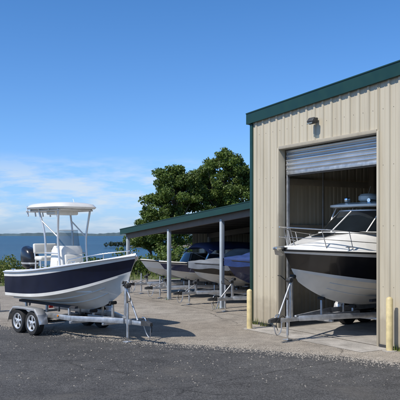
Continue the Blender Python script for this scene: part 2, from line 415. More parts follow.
    loft('coupler',[[(Lt-.16,-.05,zr-.06),(Lt-.16,.05,zr-.06),(Lt-.16,.05,zr+.06),(Lt-.16,-.05,zr+.06)],[(Lt,-.055,zr-.04),(Lt,.055,zr-.04),(Lt,.05,zr+.06),(Lt,-.05,zr+.06)],[(Lt+.14,-.045,zr-.04),(Lt+.14,.045,zr-.04),(Lt+.14,.03,zr+.03),(Lt+.14,-.03,zr+.03)]],'darksteel',e,smooth=False)
    tube('coupler_latch',[(Lt-.04,0,zr+.06),(Lt-.08,0,zr+.12),(Lt-.17,0,zr+.13)],.013,'chrome',e,8)
    tube('safety_chain',arc([(Lt-.2,.05,zr-.04),(Lt-.12,.09,zr-.25),(Lt-.0,.08,zr-.3),(Lt+.05,.05,zr-.1)]),.011,'galv',e,6)
    tube('wiring',arc([(Lt-.3,.05,zr+.05),(Lt-.15,.1,zr+.1),(Lt+.02,.1,zr-.05),(Lt+.0,.12,zr-.2)]),.008,'rubber',e,6)
    return e

# ---------------------------------------------------------------- camera + light
H=2.4; F=700
cam=bpy.data.cameras.new('camera'); co=bpy.data.objects.new('camera',cam); scene.collection.objects.link(co)
co.location=(0,0,H); co.rotation_euler=(R(90),0,0); cam.lens=36*F/400; cam.sensor_width=36; cam.shift_y=.0875; cam.clip_end=30000; cam.clip_start=.1
scene.camera=co
EL=50; az=Vector((-.80,-.60)).normalized()
S=Vector((az.x*math.cos(R(EL)),az.y*math.cos(R(EL)),math.sin(R(EL))))
sl=bpy.data.lights.new('sun','SUN'); sl.energy=4.8; sl.angle=R(.53); sl.color=(1,.94,.86)
so=bpy.data.objects.new('sun',sl); so.rotation_euler=(-S).to_track_quat('-Z','Y').to_euler(); so.location=(-20,-20,40); scene.collection.objects.link(so)
w=bpy.data.worlds.new('World'); scene.world=w; w.use_nodes=True; nt=w.node_tree; bg=nt.nodes['Background']
sky=N(nt,'ShaderNodeTexSky',sky_type='NISHITA'); sky.sun_disc=False; sky.sun_elevation=R(EL); sky.sun_rotation=math.atan2(S.x,S.y)
sky.air_density=1.0; sky.dust_density=.4; sky.ozone_density=2.0; sky.altitude=0
tc=N(nt,'ShaderNodeTexCoord'); sx=N(nt,'ShaderNodeSeparateXYZ'); nt.links.new(tc.outputs['Generated'],sx.inputs[0])
cb=ramp(nt,sx.outputs[2],[(.0,(.345,.50,.90)),(.07,(.34,.51,.83)),(.16,(.31,.50,.76)),(.34,(.245,.47,.71)),(.8,(.36,.48,.56))])
vm=N(nt,'ShaderNodeVectorMath',operation='MULTIPLY'); nt.links.new(sky.outputs[0],vm.inputs[0]); nt.links.new(cb.outputs[0],vm.inputs[1])
vs2=N(nt,'ShaderNodeVectorMath',operation='SCALE'); nt.links.new(vm.outputs[0],vs2.inputs[0]); vs2.inputs['Scale'].default_value=2.0
mp=N(nt,'ShaderNodeMapping'); mp.inputs['Scale'].default_value=(7,7,34); mp.inputs['Location'].default_value=(.8,.3,.0); nt.links.new(tc.outputs['Generated'],mp.inputs[0])
cn=noise(nt,1.5,8,mp.outputs[0],.6); cr=ramp(nt,cn.outputs['Fac'],[(.45,0),(.62,.85)])
cm=ramp(nt,sx.outputs[2],[(.0,.35),(.025,1),(.075,.85),(.115,0)])
cx_=ramp(nt,sx.outputs[0],[(0,1),(.0001,1),(.06,.25)])
mu=N(nt,'ShaderNodeMath',operation='MULTIPLY'); nt.links.new(cr.outputs[0],mu.inputs[0]); nt.links.new(cm.outputs[0],mu.inputs[1])
mu2=N(nt,'ShaderNodeMath',operation='MULTIPLY'); nt.links.new(mu.outputs[0],mu2.inputs[0]); nt.links.new(cx_.outputs[0],mu2.inputs[1])
mx=N(nt,'ShaderNodeMixRGB'); nt.links.new(mu2.outputs[0],mx.inputs[0]); nt.links.new(vs2.outputs[0],mx.inputs[1]); mx.inputs[2].default_value=(6.6,7.4,8.3,1)
nt.links.new(mx.outputs[0],bg.inputs[0]); bg.inputs[1].default_value=.105
scene.view_settings.view_transform='Standard'; scene.view_settings.look='None'; scene.view_settings.exposure=0

def px(u,v,z=0):
    Y=(H-z)*F/(v-235); return Vector(((u-200)/F*Y,Y,z))

# ---------------------------------------------------------------- ground / water
xs=[-3000,-1200,-500,-250,-150]+list(range(-120,121,6))+[160,300,600,1500,3000]
ys=[-3000,-1000,-300,-100,-40,0,20,36]+list(np.arange(40,75,1.5))+[80,90,110,150,200,300]
def th(x,y):
    sh=57+3*math.sin(x*.09)+1.5*math.sin(x*.31)+max(0,x-6)*1.2
    d=y-sh; base=0 if y<42 else -.05*math.sin(x*.4)*math.sin(y*.7)
    if d<0: return base-.3*max(0,(d+12)/12)**2
    return -.3-min(3.5,d*.45)
vs=[(x,y,th(x,y)) for y in ys for x in xs]; nx=len(xs)
mesh('ground',vs,[(j*nx+i,j*nx+i+1,(j+1)*nx+i+1,(j+1)*nx+i) for j in range(len(ys)-1) for i in range(nx-1)],'grass',None,True,80)
mesh('sea_water',[(-9000,30,-1.2),(9000,30,-1.2),(9000,9000,-1.2),(-9000,9000,-1.2)],[(0,1,2,3)],'water')
vs=[];fs=[]; n=340
for i in range(n+1):
    x=-2600+i*(3400/n)
    h=5+7*abs(math.sin(i*.085))*abs(math.sin(i*.029+1))+random.random()*2.5
    vs+= [(x,2500,-2),(x,2510,h),(x,2700,h*.8)]
for i in range(n):
    for k in range(2): fs.append((i*3+k,(i+1)*3+k,(i+1)*3+k+1,i*3+k+1))
mesh('far_shore',vs,fs,'hazy_farland')
def sheet(name,poly,z,mat,wob=.12,step=.4):
    rnd=random.Random(7); out=[]
    for i in range(len(poly)):
        a=Vector(poly[i]); b=Vector(poly[(i+1)%len(poly)]); L=(b-a).length; k=max(1,int(min(L,40)/step))
        nrm=Vector((-(b-a).y,(b-a).x)).normalized()
        for j in range(k):
            p=a.lerp(b,j/k); d=wob*(math.sin(p.x*1.9+p.y*1.3)*.5+math.sin(p.x*5.3-p.y*3)*.25+rnd.uniform(-.35,.35))
            out.append((p.x+nrm.x*d,p.y+nrm.y*d,z))
    return mesh(name,out,[tuple(range(len(out)))],mat)
sheet('pavement',[(-60,-40),(60,-40),(60,44),(5,40),(-3,37.5),(-6.5,35),(-10,32),(-14,30),(-60,29)],.004,'lot',.3)
edge=[(-700,300),(-200,314),(0,325),(60,333),(130,341),(200,345),(260,350),(330,356),(400,364),(700,400)]
E=[px(u,v).xy for u,v in edge]
sheet('asphalt_road',[(-50,-35),(50,-35),(30,8)]+[tuple(p) for p in E[::-1]],.008,'asphalt',.08,.18)

# ---------------------------------------------------------------- warehouse
RZ=math.atan2(-.857,.515); C=Vector((1.42,19.10,0))
def W(x,y,z=0):
    return Vector((C.x+.515*x+.857*y,C.y-.857*x+.515*y,z))
BW=empty('metal_warehouse',C,RZ)
WD=16; DP=20; SL=.050
def roofz(x): return 5.62+SL*min(x,WD-x)
def ribwall(name,parent,x0,x1,zb,zt,y=0,axis='x',mat='siding',per=.30,dep=.032,sg=-1,off=0):
    prof=[];x=math.floor(x0/per)*per
    while x<x1+per:
        for dx,d in ((0,0),(.07,0),(.078,.008),(.09,.008),(.098,0),(.175,0),(.195,dep),(.24,dep),(.26,0)):
            xx=x+dx
            if x0<=xx<=x1: prof.append((xx,d))
        x+=per
    if not prof or prof[0][0]>x0+.001: prof.insert(0,(x0,0))
    if prof[-1][0]<x1-.001: prof.append((x1,0))
    vs=[];fs=[]
    for (xx,d) in prof:
        b=zb(xx) if callable(zb) else zb; t=zt(xx) if callable(zt) else zt
        for z in (b,t):
            vs.append((xx,y+sg*d,z) if axis=='x' else (y+sg*d,xx,z))
    for i in range(len(prof)-1): fs.append((2*i,2*i+2,2*i+3,2*i+1))
    return mesh(name,vs,fs,mat,parent)
D0,D1,DH=1.21,4.72,4.64
ribwall('front_wall_left',BW,0,D0,.0,roofz)
ribwall('front_wall_right',BW,D1,WD,.0,roofz)
ribwall('front_wall_header',BW,D0,D1,DH,roofz)
ribwall('side_wall_west',BW,0,DP,0,5.6,0,'y')
ribwall('side_wall_east',BW,0,DP,0,5.6,WD,'y',sg=1)
ribwall('rear_wall',BW,0,WD,0,roofz,DP,'x',sg=1)
for (a,b,nm) in ((-.12,WD/2,'roof_slope_west'),(WD/2,WD+.12,'roof_slope_east')):
    vs=[];fs=[];y=-.06; pr=[]
    while y<DP+.1:
        for dy,d in ((0,0),(.2,0),(.22,.03),(.26,.03),(.28,0)): pr.append((y+dy,d))
        y+=.4
    for (yy,d) in pr: vs+=[(a,yy,roofz(a)+.05+d),(b,yy,roofz(b)+.05+d)]
    for i in range(len(pr)-1): fs.append((2*i,2*i+1,2*i+3,2*i+2))
    mesh(nm,vs,fs,'roofm',BW)
for yy in (-.06,DP+.06):
    for a,b,s in ((-.14,WD/2,1),(WD/2,WD+.14,-1)):
        z0=roofz(a); z1=roofz(b)
        vs=[]
        for (x,z) in ((a,z0),(b,z1)):
            vs+=[(x,yy-.04,z-.19),(x,yy+.04,z-.19),(x,yy+.04,z+.085),(x,yy-.04,z+.085)]
        mesh('rake_trim',vs,[(0,1,2,3),(4,7,6,5),(0,4,5,1),(1,5,6,2),(2,6,7,3),(3,7,4,0)],'green',BW)
        vs=[(x,yy+dy,z+dz) for (x,z) in ((a,z0),(b,z1)) for dy,dz in ((-.055,.088),(.055,.088),(.055,.115),(-.055,.115))]
        mesh('rake_cap',vs,[(0,1,2,3),(4,7,6,5),(0,4,5,1),(1,5,6,2),(2,6,7,3),(3,7,4,0)],'green',BW)
box('eave_gutter',(.14,DP,.16),(-.10,DP/2,5.5),'green',BW,bev=.01)
box('corner_trim',(.12,.12,5.42),(.015,.015,2.71),'green',BW,bev=.006)
box('corner_trim_east',(.12,.12,5.42),(WD,.015,2.71),'green',BW,bev=.006)
box('door_jamb_left',(.06,.22,DH),(D0,.06,DH/2),'siding',BW,bev=.006)
box('door_jamb_right',(.06,.22,DH),(D1,.06,DH/2),'siding',BW,bev=.006)
box('door_header',(D1-D0-.064,.22,.08),((D0+D1)/2,.06,DH-.0),'siding',BW,bev=.006)
box('base_flashing_left',(D0-.12,.02,.07),(D0/2,-.05,.035),'darksteel',BW,bev=.003)
box('base_flashing_right',(WD-D1-.12,.02,.07),((WD+D1)/2+.0,-.05,.035),'darksteel',BW,bev=.003)
for z in (1.3,2.6,3.9,5.1):
    V=[];Fc=[]
    x=.04
    while x<9:
        if not (D0-.05<x<D1+.05 and z<DH+.1):
            k=len(V); r=.009
            for q in range(6): V.append((x+r*math.cos(q*1.047),-.006,z+r*math.sin(q*1.047)))
            V.append((x,-.014,z)); Fc+= [(k+q,k+(q+1)%6,k+6) for q in range(6)]
        x+=.30
    mesh('panel_screws',V,Fc,'framepaint',BW)
vs=[];fs=[];z=4.04;pr=[]
while z<DH-.04:
    for dz,d in ((0,0),(.02,-.03),(.055,-.045),(.09,-.03),(.11,0)): pr.append((z+dz,d))
    z+=.115
for (zz,d) in pr: vs+=[(D0+.055,.22+d,zz),(D1-.055,.22+d,zz)]
for i in range(len(pr)-1): fs.append((2*i,2*i+1,2*i+3,2*i+2))
mesh('door_curtain',vs,fs,'shutter',BW,True,50)
box('door_bottom_bar',(D1-D0-.12,.06,.09),((D0+D1)/2,.21,3.995),'galv',BW)
box('door_bottom_seal',(D1-D0-.14,.03,.04),((D0+D1)/2,.21,3.93),'rubber',BW)
for x in (D0+.075,D1-.075): box('door_track',(.05,.08,4.6),(x,.23,2.3),'galv',BW)
tube('door_roll',[(D0+.1,.55,4.85),(D1-.1,.55,4.85)],.22,'shutter',BW,20)
for yy in (.5,4.3,8.1,11.9,15.7,19.5):
    for xx,s in ((.2,1),(WD-.2,-1)):
        box('column',(.22,.16,5.3),(xx+s*.02,yy,2.65),'framepaint',BW)
    for a,b in ((.2,WD/2),(WD/2,WD-.2)):
        p=Vector((a,yy,roofz(a)-.25)); q=Vector((b,yy,roofz(b)-.25)); d=q-p
        box('rafter',(d.length,.14,.3),(p+q)/2,'framepaint',BW,rot=(0,-math.atan2(d.z,d.x),0))
for z in (1.3,2.6,3.9,5.1):
    box('girt_west',(.06,DP-.5,.18),(.07,DP/2,z),'framepaint',BW,bev=.004)
    box('girt_rear',(WD-1,.06,.18),(WD/2,DP-.08,z),'framepaint',BW,bev=.004)
    box('girt_front',(WD-D1-.4,.06,.14),((WD+D1)/2,.09,z),'framepaint',BW,bev=.004)
for x in np.arange(1,WD,1.5): box('purlin',(.07,DP-.4,.16),(x,DP/2,roofz(x)-.07),'framepaint',BW,bev=.003)
mesh('floor_slab',[(.02,.02,.012),(WD-.02,.02,.012),(WD-.02,DP-.02,.012),(.02,DP-.02,.012)],[(0,1,2,3)],'concrete',BW)
mesh('door_apron',[(D0-.4,-.9,.010),(D1+.4,-.9,.010),(D1+.4,-.03,.010),(D0-.4,-.03,.010)],[(0,1,2,3)],'concrete',BW)
box('shelf_unit',(.5,2.2,1.9),(.55,6.2,1.0),'framepaint',BW,bev=.01)
for z in (.5,1.1,1.7):
    for j in range(4): box('stored_crate',(.35,.38,.3),(.85,5.4+j*.52,z+.02),random.choice(['tarpgrey','navy','framepaint','red']),BW,bev=.02)
box('electrical_panel',(.12,.4,.6),(.16,2.4,1.7),'postpaint',BW)
tube('conduit',[(.14,2.4,2.0),(.14,2.4,5.0)],.02,'galv',BW,8)
fl=empty('wall_floodlight',W(2.72,-.03,5.14),RZ)
box('back_box',(.12,.08,.12),(0,-.05,0),'darksteel',fl)
box('lamp_head',(.22,.12,.13),(0,-.15,-.02),'darksteel',fl,rot=(R(-35),0,0),bev=.02)
box('lamp_lens',(.18,.012,.10),(0,-.208,-.06),'glass',fl,rot=(R(-35),0,0),bev=.003)
tube('lamp_arm',[(0,-.06,0),(0,-.13,0)],.02,'darksteel',fl,8)
def bollard(p,h):
    e=empty('bollard',p)
    tube('pipe',[(0,0,0),(0,0,h-.05),(0,0,h-.02),(0,0,h)],[.07,.07,.055,.015],'cream',e,24)
    tube('footing',[(0,0,0),(0,0,.016)],.15,'concrete',e,20)
bollard(px(249.5,329),1.02); bollard(px(389.5,351),1.12)

# ---------------------------------------------------------------- lean-to shed
SH=empty('open_boat_shed',C,RZ)
X1=-10.75; Y0,Y1=1.22,13.0
def sz(x): return 3.40+(x)*.083
posts=[-3.5,-7.1,-10.65]
for x in posts:
    for y in (Y0+.06,Y0+4,Y0+8,Y1-.1):
        box('post',(.12,.12,sz(x)-.2),(x,y,(sz(x)-.2)/2),'postpaint',SH,bev=.006)
        box('post_base',(.24,.24,.03),(x,y,.03),'galv',SH,bev=.004)
for y in (Y0+.06,Y0+4,Y0+8,Y1-.1):
    a,b=X1,-.06; l=math.hypot(b-a,sz(b)-sz(a)); box('beam',(l,.1,.22),((a+b)/2,y,(sz(a)+sz(b))/2-.16),'shedframe',SH,rot=(0,-math.atan(.083),0),bev=.004)
for x in np.arange(X1+.1,-.1,.88): box('purlin',(.06,Y1-Y0-.1,.12),(x,(Y0+Y1)/2,sz(x)-.0),'shedframe',SH,bev=.003)
vs=[];fs=[];pr=[];y=Y0-.1
while y<Y1+.1:
    for dy,d in ((0,0),(.2,0),(.22,.03),(.26,.03),(.28,0)): pr.append((y+dy,d))
    y+=.4
for (yy,d) in pr: vs+=[(X1-.15,yy,sz(X1)+.08+d),(-.03,yy,sz(0)+.08+d)]
for i in range(len(pr)-1): fs.append((2*i,2*i+1,2*i+3,2*i+2))
mesh('shed_roof',vs,fs,'roofm',SH)
def slopebox(name,a,b,y,dz0,dz1,t,mat):
    vs=[]
    for x in (a,b): vs+=[(x,y-t,sz(x)+dz0),(x,y+t,sz(x)+dz0),(x,y+t,sz(x)+dz1),(x,y-t,sz(x)+dz1)]
    mesh(name,vs,[(0,1,2,3),(4,7,6,5),(0,4,5,1),(1,5,6,2),(2,6,7,3),(3,7,4,0)],mat,SH)
slopebox('front_fascia',X1-.2,-.04,Y0-.14,-.07,.13,.03,'green')
slopebox('front_fascia_cap',X1-.22,-.04,Y0-.14,.133,.16,.045,'green')
slopebox('rear_fascia',X1-.2,-.04,Y1+.16,-.14,.13,.03,'green')
box('shed_gutter',(.12,Y1-Y0+.2,.14),(X1-.24,(Y0+Y1)/2,sz(X1)+.0),'green',SH)
ribwall('west_panel',SH,Y0+3.2,Y1,.25,sz(X1)-.05,X1-.02,'y')
ribwall('rear_panel',SH,X1,-.05,.05,lambda x:sz(x)-.02,Y1+.05,'x',sg=1)
sheet('shed_floor_gravel',[tuple(W(X1-.6,Y0-.5).xy),tuple(W(-.06,Y0-.5).xy),tuple(W(-.06,Y1).xy),tuple(W(X1-.6,Y1).xy)],.010,'lot',.1)

# ---------------------------------------------------------------- boat 1 : centre console
th1=-46
P1=Vector((-4.36,18.6,0)); L1=4.22; H1=Hull(L1,2.0,.60,.86,1.46,1.94,2.6,.70)
B1=empty('center_console_boat',P1,R(th1))
H1.build(B1,'whitehull','navy','white',.82,44,1)
H1.liner(B1,1.08,.74,.16)
outboard(B1,.02,0,1.42,1.02,0.0)
cx=1.45
loft('console',[sup(cx,0,1.08,.33,.36,28,5),sup(cx+.01,0,1.5,.32,.36,28,5),sup(cx+.03,0,2.02,.28,.34,28,4.5),sup(cx+.05,0,2.13,.22,.31,28,4)],'white',B1)
box('console_door',(.30,.006,.55),(cx-.0,-.357,1.5),'vinyl',B1,bev=.002)
box('console_seat',(.32,.55,.42),(cx+.47,0,1.28),'white',B1,bev=.05,seg=3)
box('console_seat_cushion',(.34,.55,.1),(cx+.47,0,1.54),'vinyl',B1,bev=.04,seg=3)
box('console_seat_back',(.08,.52,.32),(cx+.34,0,1.76),'vinyl',B1,rot=(0,R(-12),0),bev=.03,seg=3)
box('instrument_panel',(.03,.5,.28),(cx-.26,0,1.92),'tint',B1,rot=(0,R(-10),0))
vs=[];fs=[]
for k in range(13):
    a=-1.35+2.7*k/12
    for z,rr,b in ((2.08,.26,.34),(2.52,.15,.31)): vs.append((cx+.02+rr*math.cos(a),b*math.sin(a)*1.02,z))
for k in range(12): fs.append((2*k,2*k+2,2*k+3,2*k+1))
mesh('windscreen',vs,fs,'glass',B1,True,60)
tube('windscreen_edge',[vs[2*k+1] for k in range(13)],.009,'alu',B1,6)
tube('steering_wheel',[(cx-.38,.17*math.cos(a),1.78+.17*math.sin(a)) for a in [2*math.pi*k/20 for k in range(20)]],.014,'chrome',B1,8,closed=True)
tube('steering_hub',[(cx-.27,0,1.78),(cx-.39,0,1.78)],.03,'chrome',B1,10)
for a in (0.5,2.6,4.7): tube('steering_spoke',[(cx-.38,0,1.78),(cx-.38,.17*math.cos(a),1.78+.17*math.sin(a))],.009,'chrome',B1,6)
box('leaning_post_seat',(.34,.78,.12),(.72,0,1.80),'vinyl',B1,bev=.05,seg=3)
box('leaning_post_backrest',(.09,.76,.26),(.52,0,2.05),'vinyl',B1,rot=(0,R(-8),0),bev=.035,seg=3)
box('leaning_post_box',(.3,.6,.42),(.72,0,1.30),'white',B1,bev=.04,seg=3)
for sg in (1,-1):
    tube('leaning_post_leg',[(.84,sg*.36,1.08),(.82,sg*.36,1.76)],.02,'alu',B1,8); tube('leaning_post_leg',[(.56,sg*.36,1.08),(.60,sg*.36,1.76)],.02,'alu',B1,8)
    tube('backrest_arm',[(.58,sg*.36,1.78),(.52,sg*.36,2.03)],.016,'alu',B1,8)
tx=1.22; TZ=.06
for sg in (1,-1):
    tube('t_top_front_leg',arc([(cx+.40,sg*.40,1.09),(cx+.34,sg*.40,1.6),(cx+.26,sg*.41,2.3),(cx+.36,sg*.46,2.93+TZ)]),.026,'alu',B1,10)
    tube('t_top_rear_leg',arc([(cx-.36,sg*.40,1.09),(cx-.32,sg*.40,1.7),(cx-.34,sg*.41,2.4),(cx-.52,sg*.46,2.93+TZ)]),.026,'alu',B1,10)
    tube('t_top_handrail',[(cx+.29,sg*.41,1.95),(cx-.33,sg*.41,1.95)],.02,'alu',B1,8)
    tube('t_top_diagonal',[(cx+.26,sg*.41,2.35),(cx-.42,sg*.44,2.75)],.018,'alu',B1,8)
    tube('t_top_side_rail',[(tx-.68,sg*.47,2.95+TZ),(tx+.68,sg*.47,2.95+TZ)],.022,'alu',B1,8)
for x in (tx-.66,tx-.25,tx+.2,tx+.62): tube('t_top_cross_rail',[(x,-.5,2.965+TZ),(x,.5,2.965+TZ)],.02,'alu',B1,8)
loft('hard_top',[sup(tx,0,2.985+TZ,.76,.58,40,4),sup(tx,0,2.99+TZ,.83,.64,40,4),sup(tx,0,3.03+TZ,.86,.67,40,4),sup(tx,0,3.10+TZ,.80,.61,40,4),sup(tx,0,3.145+TZ,.62,.46,40,3.5),sup(tx,0,3.165+TZ,.3,.22,40,3)],'white',B1)
box('electronics_box',(.4,.7,.13),(tx+.05,0,2.91+TZ),'white',B1,bev=.03)
for k in range(5): tube('rod_holder',[(tx-.86,-.44+.22*k,2.88),(tx-.93,-.44+.22*k,3.14)],.02,'alu',B1,10)
tube('rod_holder_rail',[(tx-.87,-.5,3.0),(tx-.87,.5,3.0)],.016,'alu',B1,8)
for sg in (.4,-.4): tube('rod_holder_arm',[(tx-.87,sg,3.0),(tx-.66,sg,3.0)],.014,'alu',B1,8)
tube('antenna',[(tx-.1,.5,3.1),(tx-.25,.52,3.34)],.008,'white',B1,6)
for k,x in enumerate((.35,1.9,2.9)):
    S1=H1.sheer(x/L1)
    for sg in (1,-1):
        tube('cleat',[(x-.09,sg*(S1.y-.09),S1.z+.07),(x+.09,sg*(S1.y-.09),S1.z+.07)],.011,'chrome',B1,8)
        tube('cleat_base',[(x,sg*(S1.y-.09),S1.z+.03),(x,sg*(S1.y-.09),S1.z+.07)],.018,'chrome',B1,8)
for sg in (1,-1):
    pp=[]
    for i in range(12):
        t=.66+.31*i/11; s_=H1.sheer(t); pp.append((s_.x-.05,sg*max(s_.y-.1,0.02),s_.z+.13+.02*math.sin(i/11*3)))
    pp=[(pp[0][0]-.08,pp[0][1],pp[0][2]-.12)]+pp; tube('bow_rail',pp,.012,'chrome',B1,8)
    for i in (4,8): tube('bow_rail_post',[pp[i],(pp[i][0],pp[i][1],pp[i][2]-.13)],.01,'chrome',B1,8)
tube('bow_eye',[(3.92,0,1.35),(3.99,0,1.33)],.02,'chrome',B1,8)
box('bow_cushion',(.7,.7,.1),(2.68,0,1.46),'vinyl',B1,bev=.04); box('bow_locker',(.66,.66,.34),(2.68,0,1.25),'white',B1,bev=.02)
trailer('boat_trailer',P1,R(th1),L1,2.1,[.95,1.6],4.62,.46,H1,.295,'galv',3.87)

# ---------------------------------------------------------------- boat 2 : cabin cruiser in doorway
th2=-141; hd=Vector((math.cos(R(th2)),math.sin(R(th2)),0)); L2=6.4
bow=Vector((2.94,16.56,0))+hd*1.38; P2=bow-hd*L2
H2=Hull(L2,2.5,.66,1.08,1.88,2.06,3.0)
B2=empty('cabin_cruiser_boat',P2,R(th2))
H2.build(B2,'whitehull','black','white',.86,56,1)
H2.liner(B2,1.35,.42,.2)
vs=[];fs=[];n=30;m=17
for i in range(n+1):
    t=.42+.58*i/n; S2=H2.sheer(t)
    hb=np.interp(t,[.42,.55,.7,.8,.9,.96,1],[.52,.52,.42,.30,.14,.06,.03])
    for k in range(m):
        a=-1+2*k/(m-1); e=abs(a)
        z=S2.z+.01+.05*min(1,(1-e)*12)+ hb*max(0,min(1,(.86-e)/.3))**.6
        vs.append((S2.x,S2.y*a,z))
for i in range(n):
    for k in range(m-1): fs.append((i*m+k,i*m+k+1,(i+1)*m+k+1,(i+1)*m+k))
fs.append(tuple(range(m))[::-1])
mesh('cabin_trunk',vs,fs,'white',B2,True,38)
box('deck_hatch',(.42,.42,.04),(5.05,0,2.40),'tint',B2,rot=(0,R(13),0),bev=.02)
def ring2(z,xf,w,xb,n=25,e=2.6):
    out=[]
    for k in range(n):
        a=-math.pi/2+math.pi*k/(n-1); c=max(0,math.cos(a)); s_=math.sin(a)
        out.append((xb+(xf-xb)*c**(2/e),w*math.copysign(abs(s_)**(2/e),s_),z))
    return out
b0=ring2(2.46,4.80,.92,2.9); b1=ring2(3.0,4.0,.82,2.7)
loft('windshield_glass',[b0,b1],'tint',B2,caps=False,closed=False,ang=60)
tube('windshield_lower_frame',b0,.02,'white',B2,8); tube('windshield_upper_frame',b1,.022,'alu',B2,8)
for k in (6,12,18): tube('windshield_mullion',[b0[k],b1[k]],.018,'white',B2,8)
for sg in (1,-1):
    S_=[H2.sheer(t) for t in (.55,.62,.7,.76)]
    vs=[(p.x,sg*(p.y*.80+.012),p.z+.10+.0*i) for i,p in enumerate(S_)]+[(p.x,sg*(p.y*.72+.012),p.z+.10+[.26,.25,.2,.10][i]) for i,p in enumerate(S_)]
    mesh('cabin_side_window',vs,[(i,i+1,i+5,i+4) for i in range(3)],'tint',B2)
for sg in (1,-1):
    box('helm_seat',(.5,.5,.5),(2.6,sg*.55,1.75),'vinyl',B2,bev=.06,seg=3); box('helm_seat_back',(.12,.5,.55),(2.35,sg*.55,2.2),'vinyl',B2,bev=.05,seg=3)
loft('hard_top',[sup(3.0,0,3.10,1.02,.82,40,4.5,-.02),sup(3.0,0,3.12,1.08,.88,40,4.5,-.02),sup(3.0,0,3.17,1.08,.88,40,4.5,-.02),sup(3.0,0,3.22,.9,.72,40,4,-.02),sup(3.0,0,3.23,.4,.4,40,3)],'white',B2)
for sg in (1,-1):
    tube('hard_top_front_strut',arc([(3.9,sg*.78,2.6),(3.8,sg*.79,2.85),(3.65,sg*.76,3.12)]),.024,'alu',B2,8)
    tube('hard_top_mid_strut',[(2.9,sg*.95,2.0),(2.95,sg*.80,3.12)],.024,'alu',B2,8)
    vs=[(1.9,sg*1.08,1.95),(2.4,sg*1.08,1.95),(2.65,sg*.82,3.1),(2.2,sg*.82,3.1)]; vs+=[(x,y-sg*.06,z) for x,y,z in vs]
    mesh('radar_arch_leg',vs,[(0,1,2,3),(4,7,6,5),(0,4,5,1),(1,5,6,2),(2,6,7,3),(3,7,4,0)],'white',B2)
loft('radar_dome',[sup(3.35,0,3.24,.20,.20,24,2),sup(3.35,0,3.28,.25,.25,24,2),sup(3.35,0,3.37,.25,.25,24,2),sup(3.35,0,3.43,.19,.19,24,2),sup(3.35,0,3.445,.05,.05,24,2)],'white',B2)
tube('antenna',[(2.7,.6,3.2),(2.3,.66,4.0)],[.012,.005],'white',B2,6)
tube('antenna',[(2.7,-.6,3.2),(2.45,-.62,3.7)],[.012,.005],'white',B2,6)
tube('horn',[(3.55,.35,3.25),(3.75,.35,3.25),(3.8,.35,3.25)],[.02,.025,.05],'chrome',B2,10)
tube('nav_light_mast',[(2.6,0,3.2),(2.55,0,3.5)],.015,'white',B2,8)
box('spotlight',(.14,.12,.12),(3.75,-.35,3.28),'chrome',B2,bev=.03)
for sg in (1,-1):
    top=[];
    for i in range(18):
        t=.50+.505*i/17; s_=H2.sheer(min(t,1)); top.append(Vector((s_.x+(.12 if i==17 else .05*i/17),sg*max(s_.y-.06,0.0),s_.z+.42+.10*(i/17))))
    s_=H2.sheer(.46); top=[Vector((s_.x,sg*(s_.y-.06),s_.z+.04)),Vector((s_.x+.12,sg*(s_.y-.06),s_.z+.30))]+top
    tube('bow_rail',arc(top,2),.013,'chrome',B2,8)
    mid=[Vector((p.x,p.y,p.z-.22)) for p in top[3:]]; tube('bow_rail_mid',mid,.008,'chrome',B2,6)
    for i in (4,8,12,15,18):
        s2=H2.sheer(min(.50+.505*(i-2)/17,1)-.01); tube('stanchion',[top[i],(s2.x-.05,sg*max(s2.y-.08,.04),s2.z+.04)],.011,'chrome',B2,8)
box('bow_roller',(.5,.12,.05),(L2+.02,0,2.10),'chrome',B2)
tube('anchor_shank',[(L2-.15,0,2.14),(L2+.28,0,2.12)],.018,'galv',B2,8)
mesh('anchor_fluke',[(L2+.30,0,2.12),(L2+.12,.14,1.96),(L2+.05,0,1.93),(L2+.12,-.14,1.96)],[(0,1,2),(0,2,3)],'galv',B2)
for sg in (1,-1): 
    s_=H2.sheer(.8); tube('cleat',[(s_.x-.1,sg*(s_.y-.07),s_.z+.12),(s_.x+.1,sg*(s_.y-.07),s_.z+.12)],.014,'chrome',B2,8)
    tube('cleat_base',[(s_.x,sg*(s_.y-.07),s_.z+.04),(s_.x,sg*(s_.y-.07),s_.z+.12)],.02,'chrome',B2,8)
outboard(B2,.02,.0,1.55,1.25,0)
trailer('boat_trailer',P2,R(th2),L2,2.3,[2.1,2.85],L2+.30,.5,H2,.33,'galv',L2-.25,.7)

